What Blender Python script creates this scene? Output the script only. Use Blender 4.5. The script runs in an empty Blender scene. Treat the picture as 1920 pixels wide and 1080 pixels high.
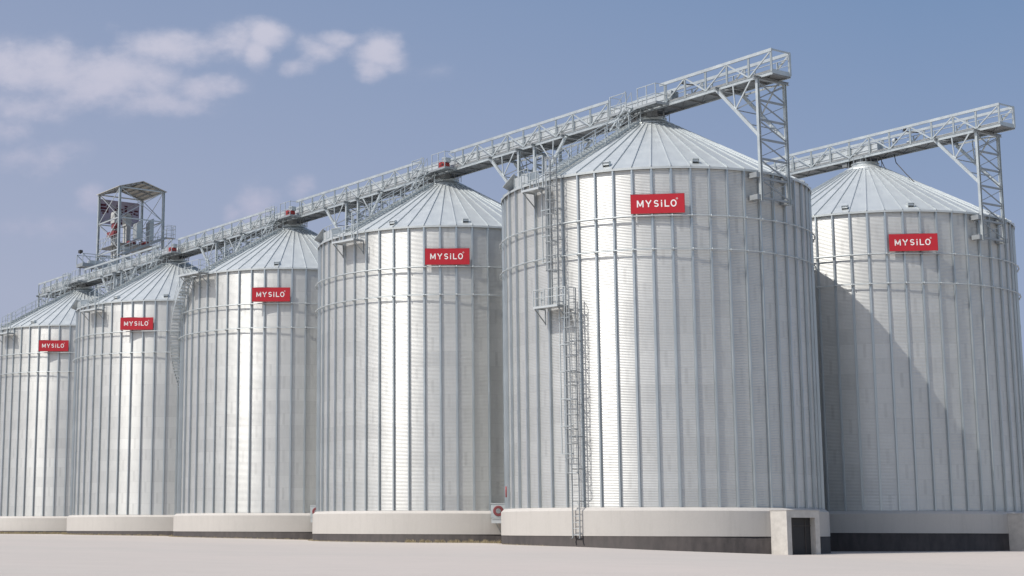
import bpy, math, random
from mathutils import Vector, Matrix
random.seed(7)
R_ = math.radians
PI = math.pi
H = 1.5                                   # eye height: world z = height above eye + H
scn = bpy.context.scene
col = scn.collection

# ------------------------------------------------------------------ camera
F_PX, PITCH, ROLL = 3025.24, 0.16469, 0.0029
cam_d = bpy.data.cameras.new('camera')
cam = bpy.data.objects.new('camera', cam_d)
col.objects.link(cam)
cam_d.sensor_width = 36.0
cam_d.lens = F_PX / 1920 * 36
cam_d.shift_x = 285.136 / 1920
cam_d.shift_y = -48.153 / 1920
cam_d.clip_start = 0.5
cam_d.clip_end = 9000
fw = Vector((0, math.cos(PITCH), math.sin(PITCH)))
up0 = Vector((0, -math.sin(PITCH), math.cos(PITCH)))
rt0 = Vector((1, 0, 0))
rt = rt0 * math.cos(ROLL) + up0 * math.sin(ROLL)
up = up0 * math.cos(ROLL) - rt0 * math.sin(ROLL)
cam.matrix_world = Matrix(((rt.x, up.x, -fw.x, 0), (rt.y, up.y, -fw.y, 0), (rt.z, up.z, -fw.z, H), (0, 0, 0, 1)))
scn.camera = cam

# ------------------------------------------------------------------ light
SUN_AZ, SUN_EL = 241.0, 50.0
world = bpy.data.worlds.new('World')
scn.world = world
world.use_nodes = True
NT = world.node_tree
NT.nodes.clear()


class Nodes:
    def __init__(s, tree):
        s.t = tree

    def new(s, kind, **kw):
        n = s.t.nodes.new(kind)
        for k, v in kw.items():
            setattr(n, k, v)
        return n

    def put(s, sock, v):
        if v is None:
            return
        if isinstance(v, bpy.types.NodeSocket):
            s.t.links.new(v, sock)
        else:
            if isinstance(v, (tuple, list)) and len(v) == 3 and sock.type == 'RGBA':
                v = (*v, 1)
            sock.default_value = v

    def m(s, op, a, b=None, c=None, clamp=False):
        n = s.new('ShaderNodeMath', operation=op, use_clamp=clamp)
        s.put(n.inputs[0], a)
        s.put(n.inputs[1], b)
        s.put(n.inputs[2], c)
        return n.outputs[0]

    def noise(s, vec, scale, detail=4, rough=.55, dims='3D', w=None):
        n = s.new('ShaderNodeTexNoise', noise_dimensions=dims)
        if vec is not None and 'Vector' in n.inputs:
            s.put(n.inputs['Vector'], vec)
        if w is not None:
            s.put(n.inputs['W'], w)
        n.inputs['Scale'].default_value = scale
        n.inputs['Detail'].default_value = detail
        n.inputs['Roughness'].default_value = rough
        return n.outputs[0]

    def mix(s, fac, a, b, kind='MIX'):
        n = s.new('ShaderNodeMix', data_type='RGBA', blend_type=kind)
        s.put(n.inputs[0], fac)
        s.put(n.inputs[6], a)
        s.put(n.inputs[7], b)
        return n.outputs[2]

    def rng(s, v, a, b, c=0.0, d=1.0, smooth=False):
        n = s.new('ShaderNodeMapRange')
        if smooth:
            n.interpolation_type = 'SMOOTHSTEP'
        s.put(n.inputs[0], v)
        for i, x in enumerate((a, b, c, d)):
            n.inputs[i + 1].default_value = x
        return n.outputs[0]

    def scale_vec(s, v, xyz):
        n = s.new('ShaderNodeMapping')
        s.put(n.inputs[0], v)
        n.inputs['Scale'].default_value = xyz
        return n.outputs[0]

    def xyz(s, v):
        n = s.new('ShaderNodeSeparateXYZ')
        s.put(n.inputs[0], v)
        return n.outputs

    def comb(s, x, y, z):
        n = s.new('ShaderNodeCombineXYZ')
        s.put(n.inputs[0], x)
        s.put(n.inputs[1], y)
        s.put(n.inputs[2], z)
        return n.outputs[0]


W = Nodes(NT)
SKY_K = 0.1
sky = W.new('ShaderNodeTexSky', sky_type='NISHITA')
sky.sun_disc = False
sky.sun_elevation = R_(SUN_EL)
sky.sun_rotation = R_(SUN_AZ)
sky.air_density = 1.0
sky.dust_density = 2.0
sky.ozone_density = 1.5
tc = W.new('ShaderNodeTexCoord')
d = W.xyz(tc.outputs['Generated'])
ysafe = W.m('MAXIMUM', d[1], 0.02)
su = W.m('DIVIDE', d[0], ysafe)
sv = W.m('DIVIDE', d[2], ysafe)
# summer haze: pale lavender low in the sky and towards the left, clearer blue to the right
hz = W.m('ADD', W.rng(sv, .34, .12, 0, .6), W.rng(su, .35, -.25, 0, .5))
hz = W.m('MULTIPLY', hz, 1.0, clamp=True)
hz = W.m('MAXIMUM', hz, W.rng(d[2], .10, .0, 0, .9))
skyc = W.mix(hz, (1.88, 2.83, 4.7), (3.95, 4.25, 5.65))
nish = W.new('ShaderNodeVectorMath', operation='SCALE')
W.put(nish.inputs[0], sky.outputs[0])
nish.inputs['Scale'].default_value = 1.3
skyc = W.mix(W.rng(d[1], -.15, .25, .0, .85), nish.outputs[0], skyc)
blobs = [(-0.2105, 0.291, 0.0581, 0.0195, 1), (-0.1625, 0.2841, 0.0444, 0.0212, 1), (-0.1186, 0.3054, 0.0412, 0.014, .95),
         (-0.081, 0.3109, 0.0206, 0.0142, 1), (-0.128, 0.2701, 0.0375, 0.0105, .9), (-0.0975, 0.279, 0.0239, 0.0085, .9),
         (-0.0604, 0.3163, 0.0171, 0.0115, 1.2), (-0.0671, 0.3038, 0.0102, 0.0125, 1.1), (-0.0261, 0.3045, 0.0190, 0.0104, .85),
         (-0.0124, 0.3111, 0.0172, 0.0071, .85), (-0.0396, 0.2933, 0.0136, 0.0077, .7), (0.0134, 0.304, 0.0165, 0.0125, 1.2),
         (0.0065, 0.2899, 0.0096, 0.0088, .95), (-0.2132, 0.2698, 0.0409, 0.0141, .75), (-0.2085, 0.2349, 0.0372, 0.0137, .65),
         (-0.2226, 0.2488, 0.0204, 0.014, .7), (-0.0658, 0.2025, 0.0169, 0.0155, .8), (-0.0389, 0.2146, 0.0118, 0.0104, .8),
         (-0.1704, 0.2074, 0.0135, 0.012, .65), (-0.0826, 0.1973, 0.0101, 0.0069, .6), (-0.2034, 0.1867, 0.0403, 0.0103, .5),
         (0.0527, 0.2918, 0.0171, 0.0088, .33), (-0.16, .322, .03, .006, .35)]
flat = W.comb(su, sv, 0.0)
n1 = W.noise(W.scale_vec(flat, (1, 1.5, 1)), 14, 5, .55)
n2 = W.noise(W.scale_vec(flat, (1, 1.5, 1)), 45, 5, .6)
n4 = W.noise(W.scale_vec(W.comb(su, sv, 5.0), (1, 1.3, 1)), 18, 5, .55)
n3 = W.noise(W.scale_vec(W.comb(sv, su, 3.0), (1.3, 1, 1)), 22, 4, .55)
wu = W.m('ADD', su, W.m('MULTIPLY', W.m('SUBTRACT', n1, .5), .028))
wv = W.m('ADD', sv, W.m('MULTIPLY', W.m('SUBTRACT', n3, .5), .018))
tot = None
for cx, cy, rx, ry, amp in blobs:
    a = W.m('MULTIPLY', W.m('SUBTRACT', wu, cx), 1 / rx)
    b = W.m('MULTIPLY', W.m('SUBTRACT', wv, cy), 1 / ry)
    e = W.m('ADD', W.m('MULTIPLY', a, a), W.m('MULTIPLY', b, b))
    g = W.m('MULTIPLY', W.m('EXPONENT', W.m('MULTIPLY', e, -.9)), amp)
    tot = g if tot is None else W.m('SMOOTH_MAX', tot, g, .25)
cm = W.m('ADD', tot, W.m('ADD', W.m('MULTIPLY', W.m('SUBTRACT', n2, .5), 1.0), W.m('MULTIPLY', W.m('SUBTRACT', n4, .5), 1.2)))
cm = W.m('MULTIPLY', W.rng(cm, .14, 1.15, 0, .74, smooth=True), W.rng(tot, .16, .42))
cm = W.m('MULTIPLY', cm, W.rng(d[1], .05, .3))
skyc = W.mix(cm, skyc, W.mix(W.rng(sv, .18, .33), (5.0, 4.95, 6.3), (6.8, 6.6, 7.5)))
bg = W.new('ShaderNodeBackground')
bg.inputs[1].default_value = SKY_K
NT.links.new(skyc, bg.inputs[0])
wo = W.new('ShaderNodeOutputWorld')
NT.links.new(bg.outputs[0], wo.inputs[0])

sd = bpy.data.lights.new('sun', 'SUN')
sd.energy = 3.9
sd.angle = R_(0.55)
sd.color = (1.0, .95, .885)
sun = bpy.data.objects.new('sun', sd)
col.objects.link(sun)
dv = -Vector((math.sin(R_(SUN_AZ)) * math.cos(R_(SUN_EL)), math.cos(R_(SUN_AZ)) * math.cos(R_(SUN_EL)), math.sin(R_(SUN_EL))))
sun.rotation_euler = dv.to_track_quat('-Z', 'Y').to_euler()
scn.view_settings.view_transform = 'Standard'
scn.view_settings.look = 'None'
scn.view_settings.gamma = 1
scn.view_settings.exposure = 0.0
scn.view_settings.use_curve_mapping = False


# ------------------------------------------------------------------ materials
def mat(name, base, rough=.6, metal=0.0, nscale=None, namt=.12, bump=0, spec=None, stretch=(1, 1, 1), detail=5):
    m = bpy.data.materials.new(name)
    m.use_nodes = True
    N = Nodes(m.node_tree)
    p = m.node_tree.nodes['Principled BSDF']
    p.inputs['Base Color'].default_value = (*base, 1)
    p.inputs['Roughness'].default_value = rough
    p.inputs['Metallic'].default_value = metal
    if spec is not None:
        p.inputs['Specular IOR Level'].default_value = spec
    if nscale:
        t = N.new('ShaderNodeTexCoord')
        v = N.scale_vec(t.outputs['Object'], stretch)
        n = N.noise(v, nscale, detail, .6)
        f = N.rng(n, .3, .7, 1 - namt, 1 + namt * .6)
        mm = N.new('ShaderNodeVectorMath', operation='SCALE')
        mm.inputs[0].default_value = base
        N.put(mm.inputs['Scale'], f)
        N.put(p.inputs['Base Color'], mm.outputs[0])
        N.put(p.inputs['Roughness'], N.rng(n, .3, .7, max(0, rough - .07), rough + .07))
        if bump:
            b = N.new('ShaderNodeBump')
            b.inputs['Strength'].default_value = bump
            b.inputs['Distance'].default_value = .02
            N.put(b.inputs['Height'], n)
            N.put(p.inputs['Normal'], b.outputs[0])
    return m


RING_H = 1.112
NR = 54                                    # stiffeners round a silo
BAY = 2 * PI / NR


def wall_material():
    m = bpy.data.materials.new('corrugated_galvanised_sheet')
    m.use_nodes = True
    N = Nodes(m.node_tree)
    p = m.node_tree.nodes['Principled BSDF']
    t = N.new('ShaderNodeTexCoord')
    oi = N.new('ShaderNodeObjectInfo')
    x, y, z = N.xyz(t.outputs['Object'])[:3]
    ang = N.m('DIVIDE', N.m('ARCTAN2', y, x), BAY)
    zz = N.m('DIVIDE', N.m('SUBTRACT', z, 1.523 + H), RING_H)
    ring = N.m('FLOOR', zz)
    fz = N.m('FRACT', zz)
    j = N.m('DIVIDE', N.m('ADD', N.m('ADD', ang, ring), 200.0), 3.0)
    sheet = N.m('FLOOR', j)
    fj = N.m('MULTIPLY', N.m('FRACT', j), 3.0)
    wn = N.new('ShaderNodeTexWhiteNoise', noise_dimensions='4D')
    N.put(wn.inputs['Vector'], N.comb(sheet, ring, 0.5))
    N.put(wn.inputs['W'], N.m('MULTIPLY', oi.outputs['Random'], 37.0))
    v = wn.outputs[0]
    wn2 = N.new('ShaderNodeTexWhiteNoise', noise_dimensions='4D')
    N.put(wn2.inputs['Vector'], N.comb(7.0, ring, 2.5))
    N.put(wn2.inputs['W'], N.m('MULTIPLY', oi.outputs['Random'], 11.0))
    blot = N.noise(N.scale_vec(t.outputs['Object'], (1, 1, .5)), .8, 6, .65)
    fine = N.noise(N.scale_vec(t.outputs['Object'], (3, 3, .35)), 5, 4, .6)
    k = N.m('ADD', N.rng(v, 0, 1, .955, 1.03), N.rng(blot, .3, .7, -.035, .035))
    k = N.m('ADD', k, N.rng(fine, .3, .7, -.035, .03))
    k = N.m('ADD', k, N.rng(wn2.outputs[0], 0, 1, -.02, .02))
    # bolted lap of two sheets: a slightly dull upright strip; overlap of two rings: a fine line
    lap = N.m('SUBTRACT', N.rng(N.m('ABSOLUTE', N.m('SUBTRACT', fj, 1.5)), .05, .12, 1, 0),
              N.rng(fz, .02, .1, 1, 0), clamp=True)
    k = N.m('SUBTRACT', k, N.m('MULTIPLY', lap, N.rng(v, 0, 1, .02, .14)))
    seam = N.rng(fz, .01, .03, 1, 0)
    k = N.m('SUBTRACT', k, N.m('MULTIPLY', seam, .16))
    mm = N.new('ShaderNodeVectorMath', operation='SCALE')
    mm.inputs[0].default_value = WALL_BASE
    N.put(mm.inputs['Scale'], k)
    N.put(p.inputs['Base Color'], mm.outputs[0])
    thin = N.rng(ring, 10.0, 15.0, 0.0, .10)      # the thinner upper sheets are duller
    N.put(p.inputs['Roughness'], N.m('ADD', thin, N.m('ADD', N.rng(v, 0, 1, .325, .365), N.rng(fine, .3, .7, -.03, .05))))
    p.inputs['Metallic'].default_value = .52
    p.inputs['Specular IOR Level'].default_value = .3
    return m


WALL_BASE = (.545, .555, .543)
M = {}
M['wall'] = wall_material()
M['rib'] = mat('galvanised_stiffener', (.47, .51, .535), .40, .75, 2.0, .10, stretch=(2, 2, .3))
M['roof'] = mat('galvanised_roof_sheet', (.55, .585, .59), .5, .5, 1.2, .03, stretch=(1, 1, 1))
M['seam'] = mat('roof_seam_steel', (.51, .545, .56), .5, .6, 2.0, .08)
M['galv'] = mat('hot_dip_galvanised_steel', (.50, .54, .55), .48, .55, 1.5, .12)
M['galvd'] = mat('weathered_galvanised_steel', (.33, .355, .37), .55, .5, 1.5, .15)
M['casing'] = mat('conveyor_casing_sheet', (.57, .60, .605), .45, .5, .8, .07)
M['grate'] = mat('grating_steel', (.24, .25, .255), .6, .4, 3.0, .2)
M['beige'] = mat('painted_render', (.445, .425, .40), .85, 0, .7, .06, .15)
def base_ring_material():
    m = bpy.data.materials.new('weathered_painted_render')
    m.use_nodes = True
    N = Nodes(m.node_tree)
    p = m.node_tree.nodes['Principled BSDF']
    t = N.new('ShaderNodeTexCoord')
    o = t.outputs['Object']
    big = N.noise(o, .35, 5, .6)
    runs = N.noise(N.scale_vec(o, (1, 1, .12)), 2.6, 5, .65)
    fine = N.noise(o, 9, 4, .6)
    f = N.m('ADD', N.rng(big, .3, .7, -.04, .035), N.m('ADD', N.rng(runs, .5, .75, .015, -.07), N.rng(fine, .3, .7, -.02, .02)))
    mm = N.new('ShaderNodeVectorMath', operation='SCALE')
    mm.inputs[0].default_value = (.462, .442, .414)
    N.put(mm.inputs['Scale'], N.m('ADD', f, 1.0))
    N.put(p.inputs['Base Color'], mm.outputs[0])
    p.inputs['Roughness'].default_value = .85
    bp = N.new('ShaderNodeBump')
    bp.inputs['Strength'].default_value = .2
    bp.inputs['Distance'].default_value = .01
    N.put(bp.inputs['Height'], fine)
    N.put(p.inputs['Normal'], bp.outputs[0])
    return m


M['ring'] = base_ring_material()
M['raw'] = mat('bare_concrete', (.50, .48, .45), .9, 0, 2.2, .16, .4)
M['pitch'] = mat('bitumen_plinth', (.055, .047, .045), .75, 0, 2.5, .45, .3, stretch=(1, 1, .35))
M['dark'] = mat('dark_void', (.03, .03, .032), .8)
M['red'] = mat('red_enamel', (.30, .035, .035), .5, 0, 3, .12)
M['oxide'] = mat('oxide_red_paint', (.19, .04, .045), .6, 0, 6, .2)
M['signred'] = mat('red_sign_sheet', (.43, .012, .022), .38, 0, .8, .05)
M['white'] = mat('white_letter_vinyl', (.80, .80, .78), .45)
M['cream'] = mat('cream_machine_paint', (.42, .43, .42), .5, 0, 2, .1)
M['roofu'] = mat('head_house_roof_sheet', (.50, .48, .42), .7, .1, 2, .12)
M['banner'] = mat('faded_banner_fabric', (.33, .31, .41), .85, 0, 3, .08)
M['maroon'] = mat('maroon_print', (.07, .01, .025), .8)
M['black'] = mat('black_rubber', (.03, .03, .03), .6)
M['straw'] = mat('dry_grass', (.36, .30, .18), .9, 0, 8, .3)


def ground_material():
    m = bpy.data.materials.new('pale_compacted_ground')
    m.use_nodes = True
    N = Nodes(m.node_tree)
    p = m.node_tree.nodes['Principled BSDF']
    t = N.new('ShaderNodeTexCoord')
    o = t.outputs['Object']
    a = N.noise(o, .035, 4, .55)
    b = N.noise(o, .6, 6, .6)
    c = N.noise(o, 14, 3, .6)
    f = N.m('ADD', N.rng(a, .3, .7, -.03, .03), N.m('ADD', N.rng(b, .3, .7, -.03, .025), N.rng(c, .3, .7, -.035, .03)))
    base = N.mix(N.rng(a, .35, .65), (.455, .425, .39), (.47, .425, .39))
    mm = N.new('ShaderNodeVectorMath', operation='SCALE')
    N.put(mm.inputs[0], base)
    N.put(mm.inputs['Scale'], N.m('ADD', f, 1.0))
    N.put(p.inputs['Base Color'], mm.outputs[0])
    p.inputs['Roughness'].default_value = .95
    p.inputs['Specular IOR Level'].default_value = .2
    bp = N.new('ShaderNodeBump')
    bp.inputs['Strength'].default_value = .25
    bp.inputs['Distance'].default_value = .02
    N.put(bp.inputs['Height'], N.m('ADD', c, b))
    N.put(p.inputs['Normal'], bp.outputs[0])
    return m


M['ground'] = ground_material()


# ------------------------------------------------------------------ mesh helpers
class MB:
    def __init__(s):
        s.v = []
        s.f = []

    def add(s, vs, fs):
        o = len(s.v)
        s.v += [tuple(v) for v in vs]
        s.f += [tuple(i + o for i in f) for f in fs]
        return s

    def box(s, x0, x1, y0, y1, z0, z1):
        return s.add([(x, y, z) for z in (z0, z1) for y in (y0, y1) for x in (x0, x1)],
                     [(0, 2, 3, 1), (4, 5, 7, 6), (0, 1, 5, 4), (2, 6, 7, 3), (0, 4, 6, 2), (1, 3, 7, 5)])

    def frame(s, p, q, side=None):
        p = Vector(p)
        q = Vector(q)
        a = (q - p).normalized()
        u = Vector(side) if side else Vector((0, 0, 1))
        if abs(a.dot(u.normalized())) > .98:
            u = Vector((1, 0, 0)) if abs(a.x) < .9 else Vector((0, 1, 0))
        b = a.cross(u).normalized()
        c = b.cross(a).normalized()
        return p, q, b, c

    def bar(s, p, q, w, h=None, side=None):
        """rectangular bar; w across, h along `side` (default up)"""
        h = h or w
        p, q, b, c = s.frame(p, q, side)
        vs = []
        for e in (p, q):
            for i, j in ((-1, -1), (1, -1), (1, 1), (-1, 1)):
                vs.append(e + b * (w / 2 * i) + c * (h / 2 * j))
        return s.add(vs, [(0, 1, 2, 3), (7, 6, 5, 4), (0, 4, 5, 1), (1, 5, 6, 2), (2, 6, 7, 3), (3, 7, 4, 0)])

    def hbeam(s, p, q, w, h, side=None, t=.02):
        """H section: flanges across w, at +-h/2 along side, web between"""
        p0, q0, b, c = s.frame(p, q, side)
        for k in (-1, 1):
            o = c * (k * (h / 2 - t / 2))
            s.bar(p0 + o, q0 + o, w, t, side=c)
        s.bar(p0, q0, t, h - 2.2 * t, side=c)
        return s

    def tube(s, p, q, r, n=8):
        p, q, b, c = s.frame(p, q)
        vs = []
        for e in (p, q):
            for i in range(n):
                a = 2 * PI * i / n
                vs.append(e + b * (r * math.cos(a)) + c * (r * math.sin(a)))
        fs = [(i, (i + 1) % n, n + (i + 1) % n, n + i) for i in range(n)]
        fs += [tuple(range(n))[::-1], tuple(range(n, 2 * n))]
        return s.add(vs, fs)

    def path(s, pts, r, n=6):
        for a, b in zip(pts, pts[1:]):
            s.tube(a, b, r, n)
        return s

    def lathe(s, prof, n=108, a0=0, a1=2 * PI, close=True):
        full = abs(a1 - a0 - 2 * PI) < 1e-6
        cnt = n if full else n + 1
        vs = []
        for i in range(cnt):
            a = a0 + (a1 - a0) * i / n
            for r, z in prof:
                vs.append((r * math.cos(a), r * math.sin(a), z))
        k = len(prof)
        fs = []
        for i in range(n):
            i2 = (i + 1) % cnt
            for j in range(k - 1):
                fs.append((i * k + j, i2 * k + j, i2 * k + j + 1, i * k + j + 1))
        return s.add(vs, fs)

    def build(s, name, m, parent=None, smooth=False, bevel=0):
        me = bpy.data.meshes.new(name)
        me.from_pydata(s.v, [], s.f)
        me.materials.append(M[m] if isinstance(m, str) else m)
        me.update()
        if smooth:
            me.polygons.foreach_set('use_smooth', [True] * len(me.polygons))
        o = bpy.data.objects.new(name, me)
        col.objects.link(o)
        if parent:
            o.parent = parent
        if bevel:
            b = o.modifiers.new('edge', 'BEVEL')
            b.width = bevel
            b.segments = 2
            b.limit_method = 'ANGLE'
        return o


def tag(o, label, cat, group=None, kind=None):
    o['label'] = label
    o['category'] = cat
    if group:
        o['group'] = group
    if kind:
        o['kind'] = kind
    return o


def empty(name, loc, rz=0):
    o = bpy.data.objects.new(name, None)
    o.empty_display_size = .5
    col.objects.link(o)
    o.location = loc
    o.rotation_euler = (0, 0, rz)
    return o


def kids(o):
    return [c for c in col.objects if c.parent == o]


def copy_tree(o, parent=None):
    c = o.copy()
    col.objects.link(c)
    c.parent = parent
    for ch in kids(o):
        copy_tree(ch, c)
    return c


def pol(r, deg, z):
    return Vector((r * math.cos(R_(deg)), r * math.sin(R_(deg)), z))


# ------------------------------------------------------------------ layout
UA = R_(-56.596)                           # direction of the silo row towards the camera
U = Vector((math.cos(UA), math.sin(UA), 0))
NV = Vector((-U.y, U.x, 0))
C5 = Vector((21.2917, 114.7357, 0))
SP = 25.215
CS = {k: C5 - U * SP * (5 - k) for k in (1, 2, 3, 4, 5)}
CS[6] = Vector((41.3785, 129.11, 0))
LA = 56.596                                # world angle + LA = local angle
GX = [-4000, -400, -80, -60, -44, -32, -20, -10, -3, 3.5, 9, 14, 20, 27.4, 34, 45, 60, 90, 400, 4000]
GZ = [-.5, -.5, -.5, -.5, -.5, -.5, -.60, -.73, -.86, -.90, -.90, -1.00, -1.22, -1.45, -1.42, -1.33, -1.33, -1.33, -1.33, -1.33]


def gz(x):
    for i in range(len(GX) - 1):
        if x <= GX[i + 1]:
            t = (x - GX[i]) / (GX[i + 1] - GX[i])
            return GZ[i] + (GZ[i + 1] - GZ[i]) * t + H
    return GZ[-1] + H


# ground
g = MB()
xs = []
for a, b in zip(GX, GX[1:]):
    n = 6 if b - a < 50 else 2
    xs += [a + (b - a) * i / n for i in range(n)]
xs.append(GX[-1])
ys = [-4000, -1000, -200, -40, 0, 20, 40, 60, 80, 100, 120, 140, 170, 200, 240, 400, 1000, 3000, 6500]
g.v = [(x, y, gz(x)) for y in ys for x in xs]
nx = len(xs)
g.f = [(j * nx + i, j * nx + i + 1, (j + 1) * nx + i + 1, (j + 1) * nx + i) for j in range(len(ys) - 1) for i in range(nx - 1)]
go = g.build('ground', 'ground', smooth=True)
go['kind'] = 'structure'
go['label'] = 'flat pale pinkish grey compacted ground in front of the silos'

# ------------------------------------------------------------------ silo parts (shared meshes)
HE, HB, HC = 23.76 + H, 1.523 + H, 29.49 + H
R0 = 10.85


def silo_wall():
    b = MB()
    nz = 6 * 214
    prof = []
    for i in range(nz + 1):
        z = HB - .06 + (HE - .02 - HB + .06) * i / nz
        prof.append((R0 + .0085 * math.sin(PI / 3 * (i % 6)), z))
    b.lathe(prof, 108)
    return b


def stiffener():
    b = MB()
    z0, z1 = HB, HE - .12
    # hat section: (radial, tangential) profile closed into a thin shell
    segs = [(z0, HB + 6 * RING_H, .155), (HB + 6 * RING_H, HB + 13 * RING_H, .145), (HB + 13 * RING_H, z1, .135)]
    for za, zb, dpt in segs:
        w = .10
        pr = [(.012, -w), (.012, -w * .56), (dpt, -w * .46), (dpt, w * .46), (.012, w * .56), (.012, w),
              (.024, w), (.024, w * .64), (dpt + .012, w * .52), (dpt + .012, -w * .52), (.024, -w * .64), (.024, -w)]
        n = len(pr)
        vs = [(R0 + a, t, z) for z in (za + .004, zb) for a, t in pr]
        fs = [(i, (i + 1) % n, n + (i + 1) % n, n + i) for i in range(n)]
        b.add(vs, fs)
        # splice plate
        b.box(R0 + .02, R0 + dpt + .025, -w * .5, w * .5, zb - .25, zb + .0)
    return b


def wind_ring(z):
    b = MB()
    r = 11.13
    n, k = 108, 8
    for i in range(n):
        a = 2 * PI * i / n
        for jj in range(k):
            t = 2 * PI * jj / k
            b.v.append(((r + .046 * math.cos(t)) * math.cos(a), (r + .046 * math.cos(t)) * math.sin(a), z + .046 * math.sin(t)))
    for i in range(n):
        for jj in range(k):
            b.f.append((i * k + jj, ((i + 1) % n) * k + jj, ((i + 1) % n) * k + (jj + 1) % k, i * k + (jj + 1) % k))
    for i in range(NR):
        a = 360 / NR * i
        b.bar(pol(10.95, a, z - .09), pol(11.13, a, z - .075), .1, .03)
        b.bar(pol(11.175, a, z - .1), pol(11.175, a, z + .08), .05, .02, side=pol(1, a, 0))
    return b


RE, RC = 11.02, .98


def cone_z(r):
    return HE + (RE - r) / (RE - RC) * (HC - HE)


def silo_roof():
    b = MB()
    n = NR
    # each bay is a slightly sagging sheet with a turned-down drip edge
    for i in range(n):
        a0, a1 = BAY * i, BAY * (i + 1)
        vs = []
        for t in (0, .5, 1):
            a = a0 + (a1 - a0) * t
            sag = -.02 if t == .5 else 0
            for r, dz in ((RE + .01, -.17), (RE + .02, -.02), (RE - .1, 0), (8, 0), (4, 0), (1.2, .02)):
                vs.append((r * math.cos(a), r * math.sin(a), cone_z(min(r, RE)) + dz + (sag if r > 1.5 and dz == 0 else 0)))
        fs = []
        for q in range(2):
            for w in range(5):
                fs.append((q * 6 + w, (q + 1) * 6 + w, (q + 1) * 6 + w + 1, q * 6 + w + 1))
        b.add(vs, fs)
    return b


def roof_seams():
    b = MB()
    for i in range(NR):
        a = 360 / NR * i
        s = Vector((math.sin(R_(a)), -math.cos(R_(a)), 0))
        rin = 1.9 if i % 3 else 1.25
        for r_a, r_b in ((RE + .05, rin),):
            pa = pol(r_a, a, cone_z(r_a) + .03)
            pb = pol(r_b, a, cone_z(r_b) + .03)
            b.bar(pa, pb, .05, .095)
    return b


def roof_cap():
    b = MB()
    b.lathe([(1.75, cone_z(1.75) + .03), (1.72, cone_z(1.72) + .10), (1.25, cone_z(1.25) + .08), (1.05, HC + .02), (1.05, HC + .16), (1.12, HC + .17), (1.12, HC + .22), (0, HC + .22)], 54)
    for i in range(NR):
        a = 360 / NR * (i + .5)
        if i % 2 == 0:
            s = Vector((-math.sin(R_(a)), math.cos(R_(a)), 0))
            p = pol(2.2, a, cone_z(2.2) + .06)
            b.bar(p - s * .1, p + s * .1, .05, .07)
    return b


def roof_neck():                            # frame between roof cap and gallery
    b = MB()
    for i in range(8):
        a = 45 * i + 10
        b.bar(pol(1.02, a, HC + .2), pol(1.02, a, 30.12 + H), .06, .06)
    for zz in (HC + .62, 30.1 + H):
        pts = [pol(1.3, 22.5 * i, zz) for i in range(17)]
        b.path(pts, .025, 5)
    for i in range(8):
        a = 45 * i + 32
        b.bar(pol(1.3, a, HC + .0), pol(1.3, a, HC + .65), .05, .05)
    return b


def roof_vent(deg):
    b = MB()
    r = 10.35
    c = pol(r, deg, cone_z(r) + .02)
    e = pol(1, deg, 0)
    t = Vector((-e.y, e.x, 0))
    # hooded box: sloping lid, open towards the eave
    w, dp, h = .22, .4, .3
    pts = []
    for sx in (-w, w):
        for du, dz in ((-dp / 2, -.02), (dp / 2, -.18), (dp / 2 + .1, .16), (dp / 2 - .05, .27), (-dp / 2, .30)):
            pts.append(c + e * du + t * sx + Vector((0, 0, dz)))
    b.add(pts, [(0, 1, 2, 3, 4), (9, 8, 7, 6, 5), (0, 4, 9, 5), (4, 3, 8, 9), (3, 2, 7, 8), (0, 5, 6, 1)])
    q = [c + e * (dp / 2 + .03) + t * sx + Vector((0, 0, dz)) for sx, dz in ((-w * .9, -.02), (w * .9, -.02), (w * .9, .15), (-w * .9, .15))]
    b.add(q, [(0, 1, 2, 3)])
    return b


FB = {5: -.31, 4: -.27, 3: -.13, 2: -.13, 1: -.16, 6: -.08}


def foundation(k):
    b = MB()
    b.lathe([(11.29, FB[k] + H), (11.28, 1.30 + H)], 144)
    b.lathe([(11.28, 1.30 + H), (11.05, 1.515 + H), (10.8, 1.52 + H)], 144)
    return b


def plinth(k):
    b = MB()
    b.lathe([(11.272, -2.4 + H), (11.272, FB[k] - .012 + H), (10.8, FB[k] - .012 + H)], 144)
    return b


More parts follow.
